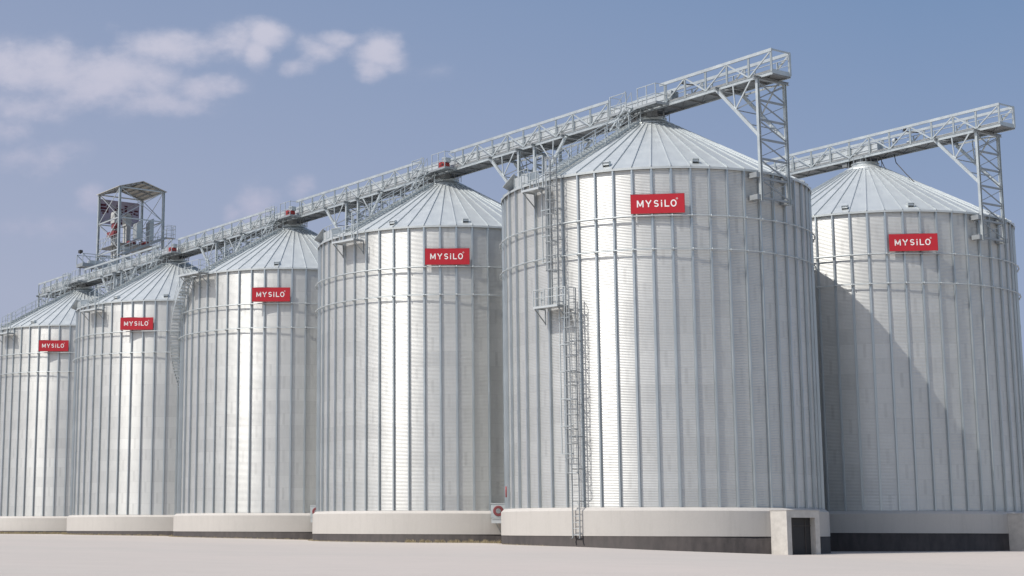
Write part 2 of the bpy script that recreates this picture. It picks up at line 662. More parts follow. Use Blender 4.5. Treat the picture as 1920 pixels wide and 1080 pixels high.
silo_labels = {
    5: 'nearest corrugated steel silo with caged ladder up its wall and concrete portal at its base',
    4: 'corrugated steel silo second from the front of the row, dry grass at its foot',
    3: 'middle silo of the long row, with the curved outside staircase hugging its left side',
    2: 'corrugated steel silo second from the left edge, under the tall open head house',
    1: 'leftmost, farthest corrugated steel silo, cut off by the left edge of the picture',
    6: 'corrugated steel silo at the right edge, half shaded by the nearest silo'}
phase = {5: -1.07, 4: -2.5, 3: -1.9, 2: -1.9, 1: -1.9, 6: -1.4}
vents = {5: (-117.4, -85.1), 4: (-117.3, -84.9), 3: (-136.3, -96.5), 2: (-121, -89.8), 1: (-114.8, -80), 6: (-116.6, -90.5)}
silos = {}
first = None
shared = {}
for k in (5, 4, 3, 2, 1, 6):
    c = CS[k]
    root = empty('grain_silo', (c.x, c.y, gz(c.x)), R_(phase[k]))
    tag(root, silo_labels[k], 'grain silo', 'corrugated steel grain silos')
    silos[k] = root
    oz = -gz(c.x)

    def put(key, fn, name, m, smooth, rz=0, par=root):
        if key not in shared:
            o = fn().build(name, m, par, smooth)
            shared[key] = o
        else:
            o = shared[key].copy()
            col.objects.link(o)
            o.parent = par
        o.location = (0, 0, oz if par == root else 0)
        o.rotation_euler = (0, 0, rz)
        return o
    put('wall', silo_wall, 'wall', 'wall', True)
    put('rw1', lambda: wind_ring(18.2 + H), 'wind_ring', 'galv', True)
    put('rw2', lambda: wind_ring(20.42 + H), 'wind_ring', 'galv', True)
    for i in range(NR):
        put('st', stiffener, 'stiffener', 'rib', False, BAY * i)
    rf = put('roof', silo_roof, 'roof', 'roof', False)
    put('seam', roof_seams, 'roof_seams', 'seam', False, par=rf)
    put('cap', roof_cap, 'roof_cap', 'roof', False, par=rf)
    put('neck', roof_neck, 'support_frame', 'galvd', False)
    for dg in vents[k] + (-20, 40, 100, 160):
        vo = roof_vent(0).build('roof_vent', 'roof', rf) if 'vent' not in shared else shared['vent'].copy()
        if 'vent' not in shared:
            shared['vent'] = vo
        else:
            col.objects.link(vo)
            vo.parent = rf
        vo.rotation_euler = (0, 0, R_(dg - phase[k]))
    fo = put('found%d' % k, lambda: foundation(k), 'foundation', 'ring', True)
    put('plinth%d' % k, lambda: plinth(k), 'plinth', 'pitch', True, par=fo)


# a frame aligned with the row, origin over silo centre, z = 0 world ground datum
def row_empty(name, k, s=0., w=0., z=0.):
    p = CS[k] + U * s + NV * w
    o = empty(name, (p.x, p.y, z), UA)
    return o


# ------------------------------------------------------------------ red signs
def sign(k, mid, label):
    th = R_(mid)
    r = 11.10
    c = CS[k] + Vector((math.cos(th), math.sin(th), 0)) * r
    e = empty('sign_board', (c.x, c.y, 21.21 + H), th + PI / 2)
    tag(e, label, 'sign', 'red signs on the silos')
    return e


sign_ang = {5: (-99.2, 'red name board high on the nearest silo, above its caged ladder’s right'),
            4: (-92.9, ''), 3: (-98.3, ''), 2: (-104.9, ''), 1: (-98.0, ''), 6: (-91.6, '')}
sign_lab = {5: 'largest red board with white lettering, on the nearest silo below its roof edge',
            4: 'red board with white lettering on the second silo from the front, above its wind rings',
            3: 'red board with white lettering on the silo that has the curved outside stair',
            2: 'red board with white lettering on the second silo from the left edge',
            1: 'smallest red board with white lettering, on the leftmost silo',
            6: 'red board with white lettering on the part shaded silo at the right edge'}
turn = {5: 0, 4: 0, 3: 6, 2: 9, 1: 8, 6: -6}
sb = sl = None
for k in (5, 4, 3, 2, 1, 6):
    e = sign(k, sign_ang[k][0], sign_lab[k])
    if sb is None:
        b = MB()
        b.box(-1.72, 1.72, -.02, .02, -.64, .64)
        sb = b.build('board', 'signred', e)
        b = MB()
        for zz in (-.64, .64):
            b.bar((-1.73, -.0, zz), (1.73, -.0, zz), .045, .02)
        for xx in (-1.73, 1.73):
            b.bar((xx, 0, -.65), (xx, 0, .65), .02, .045)
        for xx in (-1.2, 0, 1.2):
            for zz in (-.4, .4):
                b.bar((xx, .02, zz), (xx, .24, zz), .04, .04)
        sf = b.build('frame', 'red', e)

        lw, lh, th = .074, .46, .012           # stroke width, cap height, thickness

        def stroke(mb, pts):
            for p, q in zip(pts, pts[1:]):
                p, q = Vector((p[0], 0, p[1])), Vector((q[0], 0, q[1]))
                dd = (q - p).normalized()
                nn = Vector((-dd.z, 0, dd.x)) * (lw / 2)
                vs = []
                for yy in (-.021, -.021 - th):
                    for pt_ in (p - nn, q - nn, q + nn, p + nn):
                        vs.append((pt_.x, yy, pt_.z))
                mb.add(vs, [(0, 1, 2, 3), (7, 6, 5, 4), (0, 4, 5, 1), (1, 5, 6, 2), (2, 6, 7, 3), (3, 7, 4, 0)])

        def curve_(mb, cx, cz, rx, rz, d0, d1, n=20):
            vs = []
            for i in range(n + 1):
                aa = R_(d0 + (d1 - d0) * i / n)
                for sgn in (-1, 1):
                    for yy in (-.021, -.021 - th):
                        vs.append((cx + (rx + sgn * lw / 2) * math.cos(aa), yy, cz + (rz + sgn * lw / 2) * math.sin(aa)))
            fs = []
            for i in range(n):
                o = i * 4
                for p, q in ((0, 1), (1, 3), (3, 2), (2, 0)):
                    fs.append((o + p, o + q, o + 4 + q, o + 4 + p))
            fs += [(0, 2, 3, 1), (n * 4, n * 4 + 1, n * 4 + 3, n * 4 + 2)]
            mb.add(vs, fs)
        letters = MB()
        zb_, zt_ = -.225, .235
        k2 = lw / 2
        # M
        x = -1.34
        stroke(letters, [(x + k2, zb_), (x + k2, zt_)])
        stroke(letters, [(x + .43 - k2, zb_), (x + .43 - k2, zt_)])
        stroke(letters, [(x + k2 + .01, zt_ - .02), (x + .215, zb_ + .07)])
        stroke(letters, [(x + .215, zb_ + .07), (x + .42 - k2, zt_ - .02)])
        # Y
        x = -.78
        stroke(letters, [(x + .02, zt_), (x + .19, zb_ + .19)])
        stroke(letters, [(x + .36, zt_), (x + .19, zb_ + .19)])
        stroke(letters, [(x + .19, zb_), (x + .19, zb_ + .215)])
        # S
        x = -.25
        ro = (lh - lw) / 4
        cxs = x + .165
        curve_(letters, cxs, zt_ - k2 - ro, .115, ro, 25, 270)
        curve_(letters, cxs, zb_ + k2 + ro, .115, ro, 90, -155)
        # i
        x = .22
        stroke(letters, [(x + k2, zb_), (x + k2, zb_ + .33)])
        stroke(letters, [(x + k2, zt_ - .085), (x + k2, zt_)])
        # L
        x = .45
        stroke(letters, [(x + k2, zb_), (x + k2, zt_)])
        stroke(letters, [(x + lw, zb_ + k2), (x + .30, zb_ + k2)])
        # O
        curve_(letters, 1.03, .005, .155, (lh - lw) / 2 + .008, 0, 360, 32)
        sl = letters.build('lettering', 'white', e)
        # small registered mark
        b = MB()
        pts = [(1.255 + .055 * math.cos(PI * i / 8), -.027, .305 + .055 * math.sin(PI * i / 8)) for i in range(17)]
        b.path(pts, .009, 4)
        b.bar((1.24, -.027, .275), (1.24, -.027, .335), .01, .01)
        b.bar((1.24, -.027, .335), (1.265, -.027, .325), .01, .01)
        b.bar((1.24, -.027, .305), (1.27, -.027, .277), .01, .01)
        sr = b.build('registered_mark', 'white', e)
    else:
        for o in (sb, sf, sl, sr):
            q = o.copy()
            col.objects.link(q)
            q.parent = e
    e.rotation_euler.z = R_(sign_ang[k][0]) + PI / 2 + R_(turn[k])
    if turn[k]:
        e.location += Vector((math.cos(R_(sign_ang[k][0])), math.sin(R_(sign_ang[k][0])), 0)) * .17


# ------------------------------------------------------------------ conveyor galleries
ZB, ZT = 30.13 + H, 31.72 + H
WN, WF = -1.0, .74


def gallery(root, s_near, s_far, gaps, centres, casing_to, motors=()):
    """root frame: x = s along the row, y = w across"""
    nodes = []
    s = s_near
    while s > s_far - .1:
        nodes.append(s)
        s -= 2.0
    post_me = diag_a = diag_b = None
    for side, w in (('n', WN), ('f', WF)):
        t = MB()
        segs = [(nodes[0] + .08, nodes[-1] - .08)]
        cuts = sorted(gaps, reverse=True) if side == 'n' else []
        a = segs[0][0]
        out = []
        for hi, lo in cuts:
            out.append((a, hi))
            a = lo
        out.append((a, segs[0][1]))
        for a, b_ in out:
            t.bar((a, w, ZT - .03), (b_, w, ZT - .03), .12, .21)
        t.hbeam((nodes[0] + .08, w, ZB - .02), (nodes[-1] - .08, w, ZB - .02), .10, .24)
        tr = t.build('side_truss', 'galv', root)
        for i, s in enumerate(nodes):
            if any(lo - .05 < s < hi + .05 for hi, lo in cuts) and side == 'n':
                skip = True
            else:
                skip = False
            if not skip:
                if side == 'n' or i % 2 == 0:
                    if post_me is None:
                        m_ = MB()
                        m_.hbeam((0, 0, ZB), (0, 0, ZT - .06), .10, .13, side=(1, 0, 0), t=.022)
                        post_me = m_.build('post', 'galv', tr)
                        o = post_me
                    else:
                        o = post_me.copy()
                        col.objects.link(o)
                        o.parent = tr
                    o.location = (s, w, 0)
            if i + 1 < len(nodes):
                s2 = nodes[i + 1]
                if any(lo - .05 < .5 * (s + s2) < hi + .05 for hi, lo in cuts) and side == 'n':
                    continue
                # tops on even nodes
                if side == 'f' and i % 2 == 1:
                    continue
                key = i % 2
                if key == 0:
                    if diag_a is None:
                        m_ = MB()
                        m_.bar((0, 0, ZT - .1), (-2, 0, ZB + .1), .07, .09)
                        diag_a = m_.build('diagonal', 'galv', tr)
                        o = diag_a
                    else:
                        o = diag_a.copy()
                        col.objects.link(o)
                        o.parent = tr
                else:
                    if diag_b is None:
                        m_ = MB()
                        m_.bar((0, 0, ZB + .1), (-2, 0, ZT - .1), .07, .10)
                        diag_b = m_.build('diagonal', 'galv', tr)
                        o = diag_b
                    else:
                        o = diag_b.copy()
                        col.objects.link(o)
                        o.parent = tr
                o.location = (s, w, 0)
    s1, s2 = nodes[0] + .05, nodes[-1] - .05
    # deck
    b = MB()
    b.box(s2, s1, WN + .06, WF - .06, ZB - .02, ZB + .03)
    b.box(s2, s1, WN + .055, WN + .085, ZB + .04, ZB + .26)
    b.box(s2, s1, WF - .085, WF - .055, ZB + .04, ZB + .26)
    for s in nodes:
        b.bar((s, WN + .05, ZB - .08), (s, WF - .05, ZB - .08), .08, .1)
        if s - 2 > s2:
            b.bar((s, WN + .05, ZB - .06), (s - 2, WF - .05, ZB - .06), .05, .04)
    b.build('walkway_deck', 'grate', root)
    # handrail on the far side of the walkway and short stanchions
    b = MB()
    b.tube((s2, WF - .16, ZB + 1.15), (s1, WF - .16, ZB + 1.15), .03, 6)
    b.tube((s2, WF - .16, ZB + .7), (s1, WF - .16, ZB + .7), .02, 6)
    for s in nodes:
        b.bar((s - .9, WF - .16, ZB), (s - .9, WF - .16, ZB + 1.15), .12, .05)
    b.bar((s1, WN, ZT), (s1, WF, ZT), .08, .1)
    b.bar((s1, WN, ZB + .1), (s1, WF, ZB + .1), .04, .3)
    b.bar((s1, WF, ZB), (s1, WF, ZT), .14, .12)
    b.bar((s1 - .02, WF, ZT - .1), (s1 - 1.7, WF, ZB + .2), .06, .09)
    b.build('handrail', 'galv', root)
    # closed chain conveyor inside the gallery
    b = MB()
    c0, c1 = casing_to, s2 + .6
    b.box(c1, c0, WN + .16, WN + .78, ZB + .1, ZB + .86)
    b.box(c1, c0, WN + .12, WN + .82, ZB + .87, ZB + .93)
    b.box(c1, c0, WN + .11, WN + .158, ZB + .45, ZB + .49)
    s = c0
    while s > c1:
        b.box(s - .05, s, WN + .10, WN + .84, ZB + .07, ZB + .97)
        s -= 3.0
    b.build('conveyor_casing', 'casing', root)
    # access platforms beside each roof cap
    for cs in centres:
        b = MB()
        b.box(cs - 2.0, cs + 2.85, WN - 1.25, WN - .09, ZB + .0, ZB + .05)
        b.bar((cs - 2.0, WN - 1.25, ZB - .05), (cs + 2.85, WN - 1.25, ZB - .05), .05, .16)
        b.bar((cs - 2.0, WN - 1.25, ZB - .05), (cs - 2.0, WN - .1, ZB - .05), .05, .16)
        b.bar((cs + 2.85, WN - 1.25, ZB - .05), (cs + 2.85, WN - .1, ZB - .05), .05, .16)
        for i in range(5):
            b.bar((cs - 1.6 + i, WN - 1.22, ZB - .1), (cs - 1.6 + i, WN - .1, ZB - .1), .05, .1)
        pl = b.build('access_platform', 'galvd', root)
        yw = WN - 1.22
        for lo, hi in ((-1.95, -.25), (.95, 2.8)):
            b = MB()
            for zz in (.62, 1.35):
                b.tube((cs + lo, yw, ZB + zz), (cs + hi, yw, ZB + zz), .028, 6)
            for ss in (lo, hi, (lo + hi) / 2) if lo > 0 else (lo, hi):
                b.bar((cs + ss, yw, ZB), (cs + ss, yw, ZB + 1.37), .06, .06)
            e_ = lo if lo < 0 else hi
            for zz in (.62, 1.35):
                b.tube((cs + e_, yw, ZB + zz), (cs + e_, WN - .1, ZB + zz), .026, 6)
            b.bar((cs + e_, WN - .15, ZB), (cs + e_, WN - .15, ZB + 1.3), .06, .06)
            b.build('guard_rail', 'galv', pl)
        # steep ship ladder from the roof stair up to the platform
        b = MB()
        pa_, pb_ = Vector((cs - 1.3, 0, 28.75 + H)), Vector((cs + .5, 0, ZB + .1))
        for y in (-2.32, -2.9):
            o_ = Vector((0, y, 0))
            b.bar(pa_ + o_, pb_ + o_, .045, .12)
            b.tube(pa_ + o_ + Vector((-.15, 0, .85)), pb_ + o_ + Vector((-.1, 0, 1.05)), .022, 5)
            b.bar(pb_ + o_, pb_ + o_ + Vector((-.1, 0, 1.1)), .04, .04)
        for i in range(7):
            p = pa_.lerp(pb_, (i + .5) / 7)
            b.bar((p.x, -2.32, p.z), (p.x, -2.9, p.z), .16, .03)
        b.build('ship_ladder', 'galv', root)
        # discharge chute between conveyor and roof cap
        b = MB()
        b.box(cs - .35, cs + .35, WN + .15, WN + .85, HC + .2, ZB + .08)
        b.box(cs - .75, cs - .45, WN + .1, WN + .9, HC + .3, ZB - .02)
        b.box(cs + .5, cs + 1.1, WN + .0, WN + .6, ZB - .5, ZB - .02)
        b.build('discharge_chute', 'grate', root)
    for cs in motors:
        b = MB()
        b.box(cs + 1.55, cs + 1.9, WN - .95, WN - .45, ZB + .07, ZB + .62)
        b.tube((cs + 2.1, WN - .95, ZB + .35), (cs + 2.1, WN - .35, ZB + .35), .24, 12)
        b.box(cs + 1.98, cs + 2.22, WN - .9, WN - .5, ZB + .03, ZB + .12)
        mo = b.build('gear_motor', 'red', root)
        b = MB()
        b.tube((cs + 1.9, WN - .55, ZB + .62), (cs + 1.9, WN - .55, ZB + 1.02), .26, 12)
        b.box(cs + 2.0, cs + 2.4, WN - .8, WN - .3, ZB + .55, ZB + .95)
        b.build('gearbox', 'galv', mo)
        b = MB()
        b.tube((cs + 2.1, WN - .965, ZB + .35), (cs + 2.1, WN - .95, ZB + .35), .12, 12)
        b.build('fan_cover', 'dark', mo)


g1 = row_empty('conveyor_gallery', 5)
tag(g1, 'long galvanised truss walkway with enclosed conveyor running over all five row silos', 'conveyor gallery')
cent1 = [0 - SP * i for i in range(5)]
gallery(g1, 12.5, -113.5, [(c + 2.0, c - 3.4 if i == 0 else c - 2.3) for i, c in enumerate(cent1)], cent1, 3.0, motors=cent1[1:4])
g2 = row_empty('conveyor_gallery', 6)
tag(g2, 'truss gallery over the right hand silo, its open end past the lattice tower', 'conveyor gallery')
gallery(g2, 13.3, -24.7, [], [], 2.0)
# small machines at the head of the right gallery
b = MB()
b.box(-.2, .5, WN + .1, WN + .8, HC + .2, ZB + .08)
b.box(-1.6, -1.1, WN + .1, WN + .7, ZB - .5, ZB)
b.build('discharge_chute', 'grate', g2)
b = MB()
b.path([(2.9, 0, ZB - .1), (3.2, -.2, ZB - .9), (4.1, -.3, cone_z(4.1) + .5), (4.9, -.3, cone_z(4.9) + .08)], .035)
b.path([(1.7, -.3, ZB - .1), (2.2, -.3, cone_z(2.2) + .1)], .03)
b.build('cable', 'black', g2)
for k_, cs in ((g1, 2.8), (g2, 3.6)):
    b = MB()
    b.box(cs - .3, cs + .4, -.3, .5, ZB + .1, ZB + .45)
    b.tube((cs + .6, .1, ZB + .55), (cs + 1.0, .1, ZB + .55), .17, 12)
    b.tube((cs - .1, -.75, ZB + .75), (cs + .15, -.75, ZB + .75), .2, 12)
    b.build('tail_pulley', 'casing', k_)
    b = MB()
    b.tube((cs + .0, -.78, ZB + .75), (cs + .03, -.62, ZB + .75), .21, 12)
    b.bar((cs + .2, .2, ZT + .02), (cs + 1.5, .2, ZT - .35), .5, .05)
    b.box(cs + .2, cs + .4, .1, .3, ZT + .05, ZT + .2)
    b.build('drive_guard', 'black', k_)


# ------------------------------------------------------------------ lattice support towers
def tower(name, k, s0, sign_, label, z_low=21.55):
    """two column lattice tower fixed to the silo wall, carrying the gallery; sign_=+1 near side"""
    root = row_empty(name, k, s0, 0, 0)
    tag(root, label, 'support tower', 'lattice towers under the galleries')
    zt, zl = 29.86 + H, z_low + H
    wl, wr = -1.32, 1.3
    for w in (wl, wr):
        b = MB()
        b.hbeam((0, w, zl), (0, w, zt), .2, .2, side=(0, 1, 0), t=.03)
        b.build('leg', 'galv', root)
    # head beam
    b = MB()
    b.hbeam((0, wl - .35, zt + .1), (0, wr + .4, zt + .1), .2, .2, t=.03)
    b.build('head_beam', 'galvd', root)
    b = MB()
    n = 6
    st = (zt - .1 - (zl + .2)) / n
    for i in range(n + 1):
        z = zl + .2 + st * i
        if i < n:
            b.bar((0, wl, z), (0, wr, z), .1, .14)
            if i % 1 == 0:
                b.bar((.03, wl, z + st - .1), (.03, wr, z + .1), .05, .09)
                b.bar((-.04, wl, z + .1), (-.04, wr, z + st - .1), .035, .05)
    b.build('cross_bracing', 'galvd', root)
    # brackets to the wall
    for z in (zl + .25, zl + 1.75):
        for w in (wl, wr):
            b = MB()
            x1 = -sign_ * (s0 * sign_ - 10.85)
            b.box(min(0, x1) - .02, max(0, x1) + .02, w - (.42 if w < 0 else .1), w + (.1 if w < 0 else .42), z - .17, z + .17)
            b.build('wall_bracket', 'galvd', root)
    # knee braces back to the gallery
    for w in (wl + .05, wr - .05):
        b = MB()
        x2 = -sign_ * 3.7
        b.bar((0, w, zt - 3.9), (x2, w, zt + .08), .16, .22)
        b.bar((x2 * .96, w, zt + .1), (-.1 * sign_, w, zt + .1), .08, .12)
        nd = Vector((x2 * .56, w, zt + .08 - 3.98 * .44))
        b.bar(nd, (x2 * .18, w, zt + .05), .06, .1)
        b.bar(nd, (x2 * .60, w, zt + .05), .06, .09)
        b.build('knee_brace', 'galv', root)
    b = MB()
    for f_ in (.44, .75):
        z = zt + .08 - 3.98 * f_
        x = -sign_ * 3.7 * (1 - f_)
        b.bar((x, wl, z), (x, wr, z), .05, .06)
    b.bar((-sign_ * 3.7 * .56, wl, zt + .08 - 3.98 * .44), (-.1 * sign_, wr, zt - .1), .05, .07)
    b.bar((-sign_ * 3.7 * .56, wr, zt + .08 - 3.98 * .44), (-.1 * sign_, wl, zt - .1), .05, .07)
    b.bar((-sign_ * 3.5, wl, zt), (-sign_ * .1, wr, zt), .05, .06)
    b.hbeam((-sign_ * 3.55, wl - .3, zt + .12), (-sign_ * 3.55, wr + .3, zt + .12), .18, .2, t=.03)
    b.build('brace_ties', 'galvd', root)
    return root


tower('support_tower', 5, 11.5, 1, 'tall lattice tower at the near end of the long gallery, on the nearest silo')
tower('support_tower', 6, 11.5, 1, 'tall lattice tower of the right hand gallery, at the right edge')
names = {4: 'second silo from the front', 3: 'silo with the curved stair', 2: 'second silo from the left', 1: 'leftmost silo', 5: 'nearest silo'}
for k in (4, 3, 2, 1):
    tower('support_tower', k, 11.5, 1, 'lattice tower under the gallery on the near side of the ' + names[k])
for k in (5, 4, 3, 2, 1):
    tower('support_tower', k, -11.75, -1, 'lattice tower half hidden behind the roof edge of the ' + names[k])


# ------------------------------------------------------------------ roof stairs
def roof_stair(k, label, deg=-139.3):
    c = CS[k]
    root = empty('roof_stair', (c.x, c.y, 0), R_(deg))
    tag(root, label, 'stair', 'roof stairs')
    r0, r1 = 11.0, 1.9
    for y in (-.42, .42):
        b = MB()
        b.bar((r0, y, cone_z(r0) + .2), (r1, y, cone_z(r1) + .2), .05, .13)
        b.build('stringer', 'galv', root)
    b = MB()
    n = 26
    for i in range(n):
        r = r0 + (r1 - r0) * (i + .5) / n
        b.box(r - .12, r + .12, -.4, .4, cone_z(r) + .22, cone_z(r) + .255)
    b.build('treads', 'galv', root)
    b = MB()
    m = 7
    for y in (-.46, .46):
        for i in range(m + 1):
            r = r0 - .1 + (r1 - r0) * i / m
            z = cone_z(r)
            b.bar((r, y, z - .05 if False else z + .08), (r, y, z + 1.3), .06, .06)
        for h in (.75, 1.28):
            b.tube((r0 - .1, y, cone_z(r0 - .1) + h), (r1 - .1, y, cone_z(r1 - .1) + h), .025, 6)
    b.build('handrail', 'galv', root)


rs = {5: 'stair climbing the roof of the nearest silo, from the ladder top to the conveyor gallery',
      4: 'stair with rails climbing the left roof slope of the second silo from the front',
      3: 'stair climbing the roof of the silo that has the curved outside stair',
      2: 'stair climbing the left roof slope of the second silo from the left edge',
      1: 'stair with thin rails climbing the roof of the leftmost silo'}
for k in (5, 4, 3, 2):
    roof_stair(k, rs[k])
roof_stair(1, rs[1], -141)


# ------------------------------------------------------------------ eave platforms and hatches
def eave_platform(k, label, a0=-147.6, a1=-139.2):
    c = CS[k]
    am = (a0 + a1) / 2
    root = empty('eave_platform', (c.x, c.y, 0), R_(am))
    tag(root, label, 'platform', 'platforms at the silo eaves')
    z = 22.93 + H
    hw = 11.6 * R_(a1 - a0) / 2
    b = MB()
    b.box(10.98, 12.15, -hw, hw, z, z + .05)
    b.box(12.10, 12.16, -hw, hw, z - .1, z - .003)
    b.build('deck', 'casing', root)
    for y in (-hw + .06, hw - .06):
        b = MB()
        b.bar((10.97, y, z - .06), (12.1, y, z - .06), .06, .08)
        b.bar((10.98, y, z - 1.0), (12.05, y, z - .12), .06, .06)
        b.bar((10.98, y, z - 1.1), (10.98, y, z - .1), .06, .07)
        b.build('bracket', 'galvd', root)
    b = MB()
    for h in (.6, 1.15):
        b.path([(11.2, -hw, z + h), (12.12, -hw, z + h), (12.12, hw, z + h)], .024)
    for p in ((12.12, -hw), (12.12, 0), (12.12, hw), (11.3, -hw)):
        b.bar((p[0], p[1], z), (p[0], p[1], z + 1.17), .05, .05)
    # tall stanchions rising past the roof edge
    for y in (hw - .1, hw - .75):
        b.bar((11.62, y, z), (11.62, y, z + 2.3), .07, .07)
    b.bar((11.62, hw - .1, z + 2.3), (11.62, hw - .75, z + 2.3), .05, .05)
    b.bar((11.62, hw - .1, z + 1.3), (11.62, hw - .75, z + 1.3), .05, .05)
    b.build('handrail', 'galv', root)
    return root


def roof_hatch(k, label, a=-158.0):
    c = CS[k]
    root = empty('roof_hatch', (c.x, c.y, 0), R_(a))
    tag(root, label, 'hatch', 'open roof hatches')
    z = HE
    b = MB()                                  # upright sheet side panels following the eave
    for y0, y1 in ((-.95, -.1), (-.07, .95)):
        b.bar((10.85, y0, z + .35), (10.85, y1, z + .35), .03, .85)
    b.bar((10.88, .98, z + .35), (10.0, .98, z + .62), .03, .8)
    b.build('guard_panel', 'casing', root)
    b = MB()
    b.bar((11.08, -1.75, z + .1), (10.6, -1.05, z + .95), .9, .05, side=(0, -.6, .6))
    b.build('lid', 'galvd', root)
    b = MB()
    for y in (-1, -.3, .45, .98):
        b.bar((10.89, y, z - .1), (10.89, y, z + 1.15), .05, .05)
    b.tube((10.89, -1, z + 1.13), (10.89, .98, z + 1.13), .025, 6)
    b.build('handrail', 'galv', root)


pl_lab = {5: 'small platform just below the roof edge of the nearest silo, beside the ladder cage',
          4: 'small bracketed platform below the left roof edge of the second silo from the front',
          3: 'small platform at the top of the curved outside stair',
          2: 'small bracketed platform below the left roof edge of the second silo from the left',
          1: 'small platform at the picture’s left edge, on the leftmost silo'}
eave_platform(5, pl_lab[5])
eave_platform(4, pl_lab[4], -142.7, -130.2)
eave_platform(2, pl_lab[2], -140.2, -127.5)
eave_platform(1, pl_lab[1], -139.5, -127.0)
hl = {5: 'open sheet metal hatch on the left roof edge of the nearest silo',
      4: 'open sheet metal hatch on the left roof edge of the second silo from the front',
      2: 'open sheet metal hatch on the left roof edge of the second silo from the left'}
roof_hatch(5, hl[5], -157)
roof_hatch(4, hl[4], -158)
roof_hatch(2, hl[2], -160)


# ------------------------------------------------------------------ caged ladders on the nearest silo
def ladder(name, k, deg, z0, z1, cage0, label, stand=.42):
    c = CS[k]
    root = empty(name, (c.x, c.y, 0), R_(deg))
    tag(root, label, 'ladder', 'caged ladders on the nearest silo')
    x = 11.0 + stand
    for y in (-.26, .26):
        b = MB()
        b.bar((x, y, z0), (x, y, z1), .05, .10, side=(1, 0, 0))
        b.build('rail', 'galvd', root)
    z = z0 + .2
    rung = None
    while z < z1 - .1:
        if rung is None:
            rung = MB().tube((x, -.26, 0), (x, .26, 0), .022, 6).build('rung', 'galvd', root)
            o = rung
        else:
            o = rung.copy()
            col.objects.link(o)
            o.parent = root
        o.location.z = z
        z += .40
    z = z0 + .25
    while z < z1:
        b = MB()
        b.bar((x - .03, -.28, z), (x - .03, .28, z), .03, .04)
        for y in (-.28, .28):
            b.bar((10.85 if z > HB else 11.2, y, z), (x, y, z), .04, .05)
        z += 2.1
        b.build('wall_bracket', 'galvd', root)
    for y in (-.28, .28):
        MB().bar((x - .05, y, z0), (x + .12, y, z0), .08, .03).build('foot', 'galvd', root)
    b = MB()
    arc = [(x + .38 - .38 * math.cos(t) if False else x + .36 + .36 * math.sin(t - PI / 2), .36 * math.cos(t - PI / 2)) for t in [PI * i / 8 for i in range(9)]]
    arc = [(x, -.28)] + [(x + .34 + .38 * math.cos(a), .38 * math.sin(a)) for a in [R_(-110 + 27.5 * i) for i in range(9)]] + [(x, .28)]
    z = cage0
    while z <= z1 - .02:
        b.path([(p[0], p[1], z) for p in arc], .027, 5)
        z += .95
    b.path([(p[0], p[1], z1) for p in arc], .027, 5)
    for i in (2, 4, 5, 6, 8):
        b.bar((arc[i][0], arc[i][1], cage0), (arc[i][0], arc[i][1], z1), .04, .015)
    b.build('safety_cage', 'galvd', root)
    return root


ladder('caged_ladder', 5, -129.0, -.45 + H, 15.85 + H, 3.7 + H, 'lower caged ladder standing on the dark plinth of the nearest silo', stand=.5)
ladder('caged_ladder', 5, -136.0, 14.9 + H, 24.9 + H, 17.2 + H, 'upper caged ladder of the nearest silo, from the middle platform to the roof edge')

# middle landing
mp = empty('ladder_landing', (CS[5].x, CS[5].y, 0), R_(-137.4))
tag(mp, 'small landing with handrails halfway up the nearest silo, between its two ladders', 'platform')
z = 14.78 + H
b = MB()
b.box(10.98, 12.15, -1.05, 1.05, z, z + .05)
b.box(12.1, 12.16, -1.05, 1.05, z - .1, z - .003)
b.build('deck', 'casing', mp)
for y in (-1.0, 1.0):
    b = MB()
    b.bar((10.97, y, z - .06), (12.1, y, z - .06), .06, .08)
    b.bar((10.98, y, z - 1.0), (12.05, y, z - .12), .06, .06)
    b.bar((10.98, y, z - 1.1), (10.98, y, z - .1), .06, .07)
    b.build('bracket', 'galvd', mp)
b = MB()
for h in (.6, 1.15):
    b.path([(11.1, -1.05, z + h), (12.12, -1.05, z + h), (12.12, 1.7, z + h)], .024)
for p in ((12.12, -1.05), (12.12, -.1), (12.12, 1.0), (12.12, 1.7), (11.3, -1.05)):
    b.bar((p[0], p[1], z), (p[0], p[1], z + 1.17), .05, .05)
b.build('handrail', 'galv', mp)

# upright rails of the ladder hoist beside each flight
for deg, za, zb, st, lab in ((-133.6, 5.0, 14.9, .35, 'upright guide frame left of the lower caged ladder'),
                             (-140.9, 17.9, 23.2, .3, 'upright guide frame left of the upper caged ladder')):
    r_ = empty('guide_frame', (CS[5].x, CS[5].y, 0), R_(deg))
    tag(r_, lab, 'guide frame')
    b = MB()
    for y in (-.2, .2):
        b.bar((11.0 + st, y, za + H), (11.0 + st, y, zb + H), .05, .07)
    b.build('rail', 'galv', r_)
    zz = za + H
    while zz < zb + H:
        b = MB()
        b.bar((11.0 + st + .02, -.3, zz), (11.0 + st + .02, .75, zz), .05, .06)
        b.bar((10.86, -.2, zz), (11.0 + st, -.2, zz), .05, .05)
        b.bar((10.86, .2, zz), (11.0 + st, .2, zz), .05, .05)
        zz += 1.8
        b.build('cross_bar', 'galv', r_)

